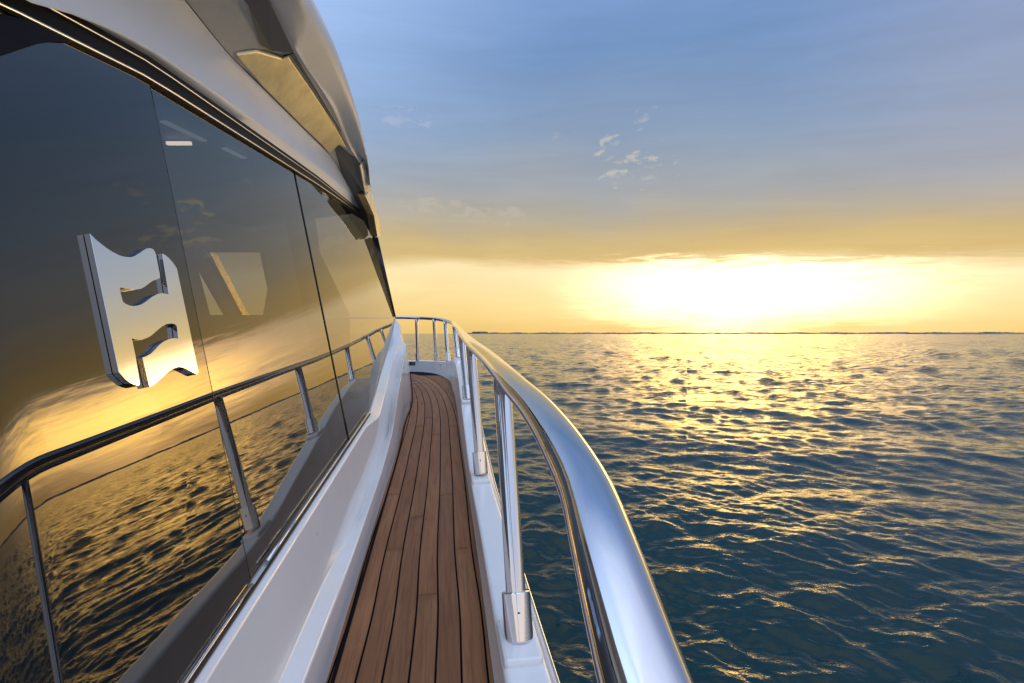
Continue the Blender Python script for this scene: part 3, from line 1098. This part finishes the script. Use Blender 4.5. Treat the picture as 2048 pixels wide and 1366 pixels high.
# butt joints read off the photograph, per strake counted from outboard
joints = {0: [(929, 1094), (904, 852)], 1: [(895, 984)], 2: [(855, 1178), (871, 870)], 3: [(837, 1031), (855, 836)], 4: [(795, 1093), (838, 852)], 5: [(779, 986)]}
GAP = 0.0068
strake_z = 0.0
for k in range(0, 10):
    a = off_curve(k + GAP / 2 / PW)
    b = off_curve(k + 1 - GAP / 2 / PW)
    cuts = [0]
    if k in joints:
        for jx, jy in sorted(joints[k], key=lambda p: -p[1]):
            cuts.append(arc_at_y(k, deck_pt(jx, jy).y))
        if k in (1, 5, 3):
            cuts.insert(1, arc_at_y(k, 0.2))
    else:
        cuts.append(arc_at_y(k, 6.2))
    # where the strake runs under the cabin side it stops
    end = len(oc) - 1
    start = 0
    for i in range(len(oc)):
        if b[i].x < left_x(b[i].y) - 0.10 and a[i].x < left_x(a[i].y) - 0.06:
            if i < 60 or k >= 7:
                start = i + 1
                if k < 7:
                    continue
            else:
                end = i
                break
    if start >= end - 3:
        # outer strakes that only appear where the deck widens are cut at both ends
        vis = [i for i in range(len(oc)) if a[i].x > left_x(a[i].y) - 0.03]
        if len(vis) < 4:
            continue
        start, end = vis[0], vis[-1]
    cuts = [c for c in cuts if start < c < end]
    cuts = [start] + cuts + [end]
    for s0, s1 in zip(cuts[:-1], cuts[1:]):
        if s1 - s0 < 2:
            continue
        idxs = list(range(s0, s1 + 1, 2))
        if idxs[-1] != s1:
            idxs.append(s1)
        aa_, bb_, ai, bi = [], [], [], []
        for q, i in enumerate(idxs):
            pa, pb = a[i].copy(), b[i].copy()
            if q == 0 or q == len(idxs) - 1:
                j = i + (1 if q == 0 else -1)
                d = (a[j] - a[i]).normalized() * 0.0018
                pa += d
                pb += d
            aa_.append(Vector((pa.x, pa.y, deck_z(pa.y))))
            bb_.append(Vector((pb.x, pb.y, deck_z(pb.y))))
        crown = [(p + q_) / 2 + Vector((0, 0, 0.0006)) for p, q_ in zip(aa_, bb_)]
        ai = [p + Vector((0, 0, -0.010)) for p in aa_]
        bi = [p + Vector((0, 0, -0.010)) for p in bb_]
        loft('plank', [aa_, crown, bb_, bi, ai], M['teak'], yacht, closed=True, wn=False, fillet={0: 0.0016, 2: 0.0016})

foot = [Vector((0.28, -0.9, 0)), Vector((0.168, 0, 0)), Vector((-0.048, 1.44, 0)), Vector((-0.118, 1.96, 0)), Vector((-0.195, 2.49, 0)), Vector((-0.322, 3.4, 0)), Vector((-0.536, 4.9, 0)), Vector((-0.72, 6.1, 0)), Vector((-0.98, 7.9, 0)),
        Vector((-1.06, 8.25, 0)), Vector((-1.30, 8.55, 0)), Vector((-1.75, 8.68, 0)), Vector((-2.6, 8.72, 0))]
fc_ = [Vector((p.x, p.y, deck_z(p.y))) for p in catmull(foot, 160)]
# caulking sheet under the planks
cs_l = [Vector((left_x(p.y) - 0.02 if p.y < 8.3 else -2.9, p.y, deck_z(p.y) - 0.003)) for p in fc_]
loft('caulking', [[p + Vector((0.01, 0, -0.003)) for p in fc_], cs_l, [p - Vector((0, 0, 0.02)) for p in cs_l], [p + Vector((0.01, 0, -0.023)) for p in fc_]], M['caulk'], yacht, closed=True, wn=False)
# margin board between the last seam and the bulwark
mo = []
mi = []
yy = np.linspace(-0.8, 8.15, 90)
ox = np.interp(yy, [p.y for p in oc], [p.x for p in oc])
fx = np.interp(yy, [p.y for p in fc_], [p.x for p in fc_])
mi = [Vector((ox[i] + GAP / 2, yy[i], deck_z(yy[i]) + 0.0005)) for i in range(len(yy))]
mo = [Vector((max(fx[i], ox[i] + GAP / 2 + 0.012), yy[i], deck_z(yy[i]) + 0.0005)) for i in range(len(yy))]
loft('margin_board', [mi, mo, [p - Vector((0, 0, .01)) for p in mo], [p - Vector((0, 0, .01)) for p in mi]], M['teak'], yacht, closed=True, wn=False)
box('deck_hatch_rim', (*[(829 - CX) / F * 7.35, 7.35], deck_z(7.35) + 0.004), (0.09, 0.035, 0.006), M['steel'], yacht, bevel=0.002)

# ---- bulwark with cap, rubbing strake and hull
cap_c = [Vector((0.43, -1.6, -0.93)), Vector((0.225, 0.0, -0.91)), Vector((0.02, 1.36, -0.885)), Vector((-0.09, 2.15, -0.872)), Vector((-0.190, 2.84, -0.855)), Vector((-0.300, 3.6, -0.745)), Vector((-0.410, 4.37, -0.615)),
         Vector((-0.570, 5.5, -0.46)), Vector((-0.745, 6.6, -0.352)), Vector((-1.03, 7.9, -0.455)), Vector((-1.337, 8.5, -0.485)), Vector((-1.72, 8.78, -0.49)), Vector((-2.6, 8.9, -0.49))]
cc = catmull(cap_c, 150)


def side_of(c, d, dz=0.0):
    out = []
    for i, p in enumerate(c):
        t = c[min(i + 1, len(c) - 1)] - c[max(0, i - 1)]
        t.z = 0
        t.normalize()
        out.append(p + Vector((t.y, -t.x, 0)) * d + Vector((0, 0, dz)))
    return out


cap_in = side_of(cc, -0.056)
cap_out = side_of(cc, 0.060)
lip = side_of(cc, 0.072, -0.030)
strake_o = side_of(cc, 0.092, -0.050)
strake_b = side_of(cc, 0.088, -0.095)
hull_m = [Vector((p.x - 0.02, p.y, -1.7)) for p in side_of(cc, 0.03)]
hull_b = [Vector((p.x - 0.35, p.y, -3.1)) for p in side_of(cc, -0.10)]
hull_i = [Vector((p.x - 0.6, p.y, -3.1)) for p in side_of(cc, -0.2)]
low_in = []
for p in side_of(cc, -0.062):
    low_in.append(Vector((p.x, p.y, deck_z(p.y) - 0.04)))
loft('bulwark', [low_in, cap_in, cap_out, lip, strake_o, strake_b, hull_m, hull_b, hull_i], M['gelcoat'], yacht, closed=True, fillet={1: 0.016, 2: 0.016, 4: 0.012, 5: 0.01})
sweep('rubbing_strake', side_of(cc, 0.094, -0.070), oval(0.020, 0.030, 12), M['steel'], yacht)
# bow: white inner ledge and dark cleat
box('bow_hawse_fitting', P(825, 727, 8.55), (0.10, 0.08, 0.07), M['black_gloss'], yacht, bevel=0.008)
box('mooring_cleat_base', P(884, 727, 8.2) + Vector((0, 0, -0.01)), (0.12, 0.05, 0.02), M['steel'], yacht, bevel=0.006)

# ---- handrail
RP = [Vector((0.44, -1.75, -0.56)), Vector((0.33, -0.95, -0.555)), Vector((0.23, -0.30, -0.52)), Vector((0.158, 0.12, -0.43)), P(1290, 1366, 0.395), P(1216, 1120, 0.52), P(1172, 980, 0.66), P(1128, 895, 0.80), P(1083, 828, 1.0), P(1029, 770, 1.34), P(981, 720, 2.0), P(944, 688, 2.92), P(925, 668, 4.4),
      P(911, 652, 6.6), P(896, 643, 7.9), P(872, 638, 8.4), P(836, 636, 8.72), P(800, 635, 8.85), P(740, 635, 8.95), P(640, 635, 9.0)]
rail = catmull(RP, 260)
rsec = oval(0.076, 0.054, 40, 2.4)
handrail = sweep('handrail', rail, rsec, M['steel'], yacht)


def rail_near(px, Yg):
    """centre of the rail at about depth Yg"""
    return min(rail, key=lambda p: abs(p.y - Yg))


def stanchion(base, top, s=1.0):
    d = (top - base).normalized()
    L = (top - base).length
    fwd = V.normalized()
    o = sweep('stanchion', [base + d * (L * t) for t in (0, .02, .3, .6, .9, 1.0)], oval(0.058 * s, 0.048 * s, 32, 2.1), M['steel'], yacht, up=fwd)
    col = sweep('collar', [base - d * 0.004, base + d * 0.002, base + d * 0.115, base + d * 0.122, base + d * 0.1225], [(a, b) for a, b in oval(0.083 * s, 0.070 * s, 32, 2.1)], M['chrome'], None, up=fwd,
                taper=None)
    col.parent = o
    side = d.cross(fwd).normalized()
    scr = sweep('set_screw', [base + d * 0.085 - fwd * 0.034 * s, base + d * 0.085 - fwd * 0.0375 * s], oval(0.008, 0.008, 10), M['rubber'], None, up=d)
    scr.parent = o
    return o


def capz(y):
    return float(np.interp(y, [p.y for p in cc], [p.z for p in cc]))


def cap_at(y):
    return Vector((float(np.interp(y, [p.y for p in cc], [p.x for p in cc])), y, capz(y)))


def pad(y, pos=None):
    c = pos or cap_at(y)
    ax_ = (Vector((1, 0.15, 0)).normalized(), Vector((-0.15, 1, 0.03)).normalized(), Vector((0, 0, 1)))
    box('stanchion_pad', c + Vector((0, 0, 0.004)), (0.108, 0.19, 0.030), M['gelcoat'], yacht, bevel=0.010, axis=ax_)


S = [(P(1038, 1278, 1.37), P(1003, 748, 1.60)),
     (P(962, 946, 2.84), P(941, 690, 2.95)),
     (P(935, 798, 4.37), P(922, 666, 4.55)),
     (P(917, 716, 6.6), P(908, 650, 6.85)),
     (P(896, 722, 7.85), P(890, 642, 8.0)),
     (P(873, 720, 8.45), P(868, 638, 8.42)),
     (P(836, 720, 8.74), P(833, 636, 8.73)),
     (P(790, 720, 8.86), P(788, 636, 8.86))]
for b_, t_ in S:
    stanchion(b_, t_)
stanchion(cap_at(-1.3) + Vector((0, 0, 0.01)), min(rail, key=lambda p: abs(p.y + 1.28)) - Vector((0, 0, 0.02)), 1.35)
for y in (1.37, 2.84, 4.37, 6.6):
    pad(y)
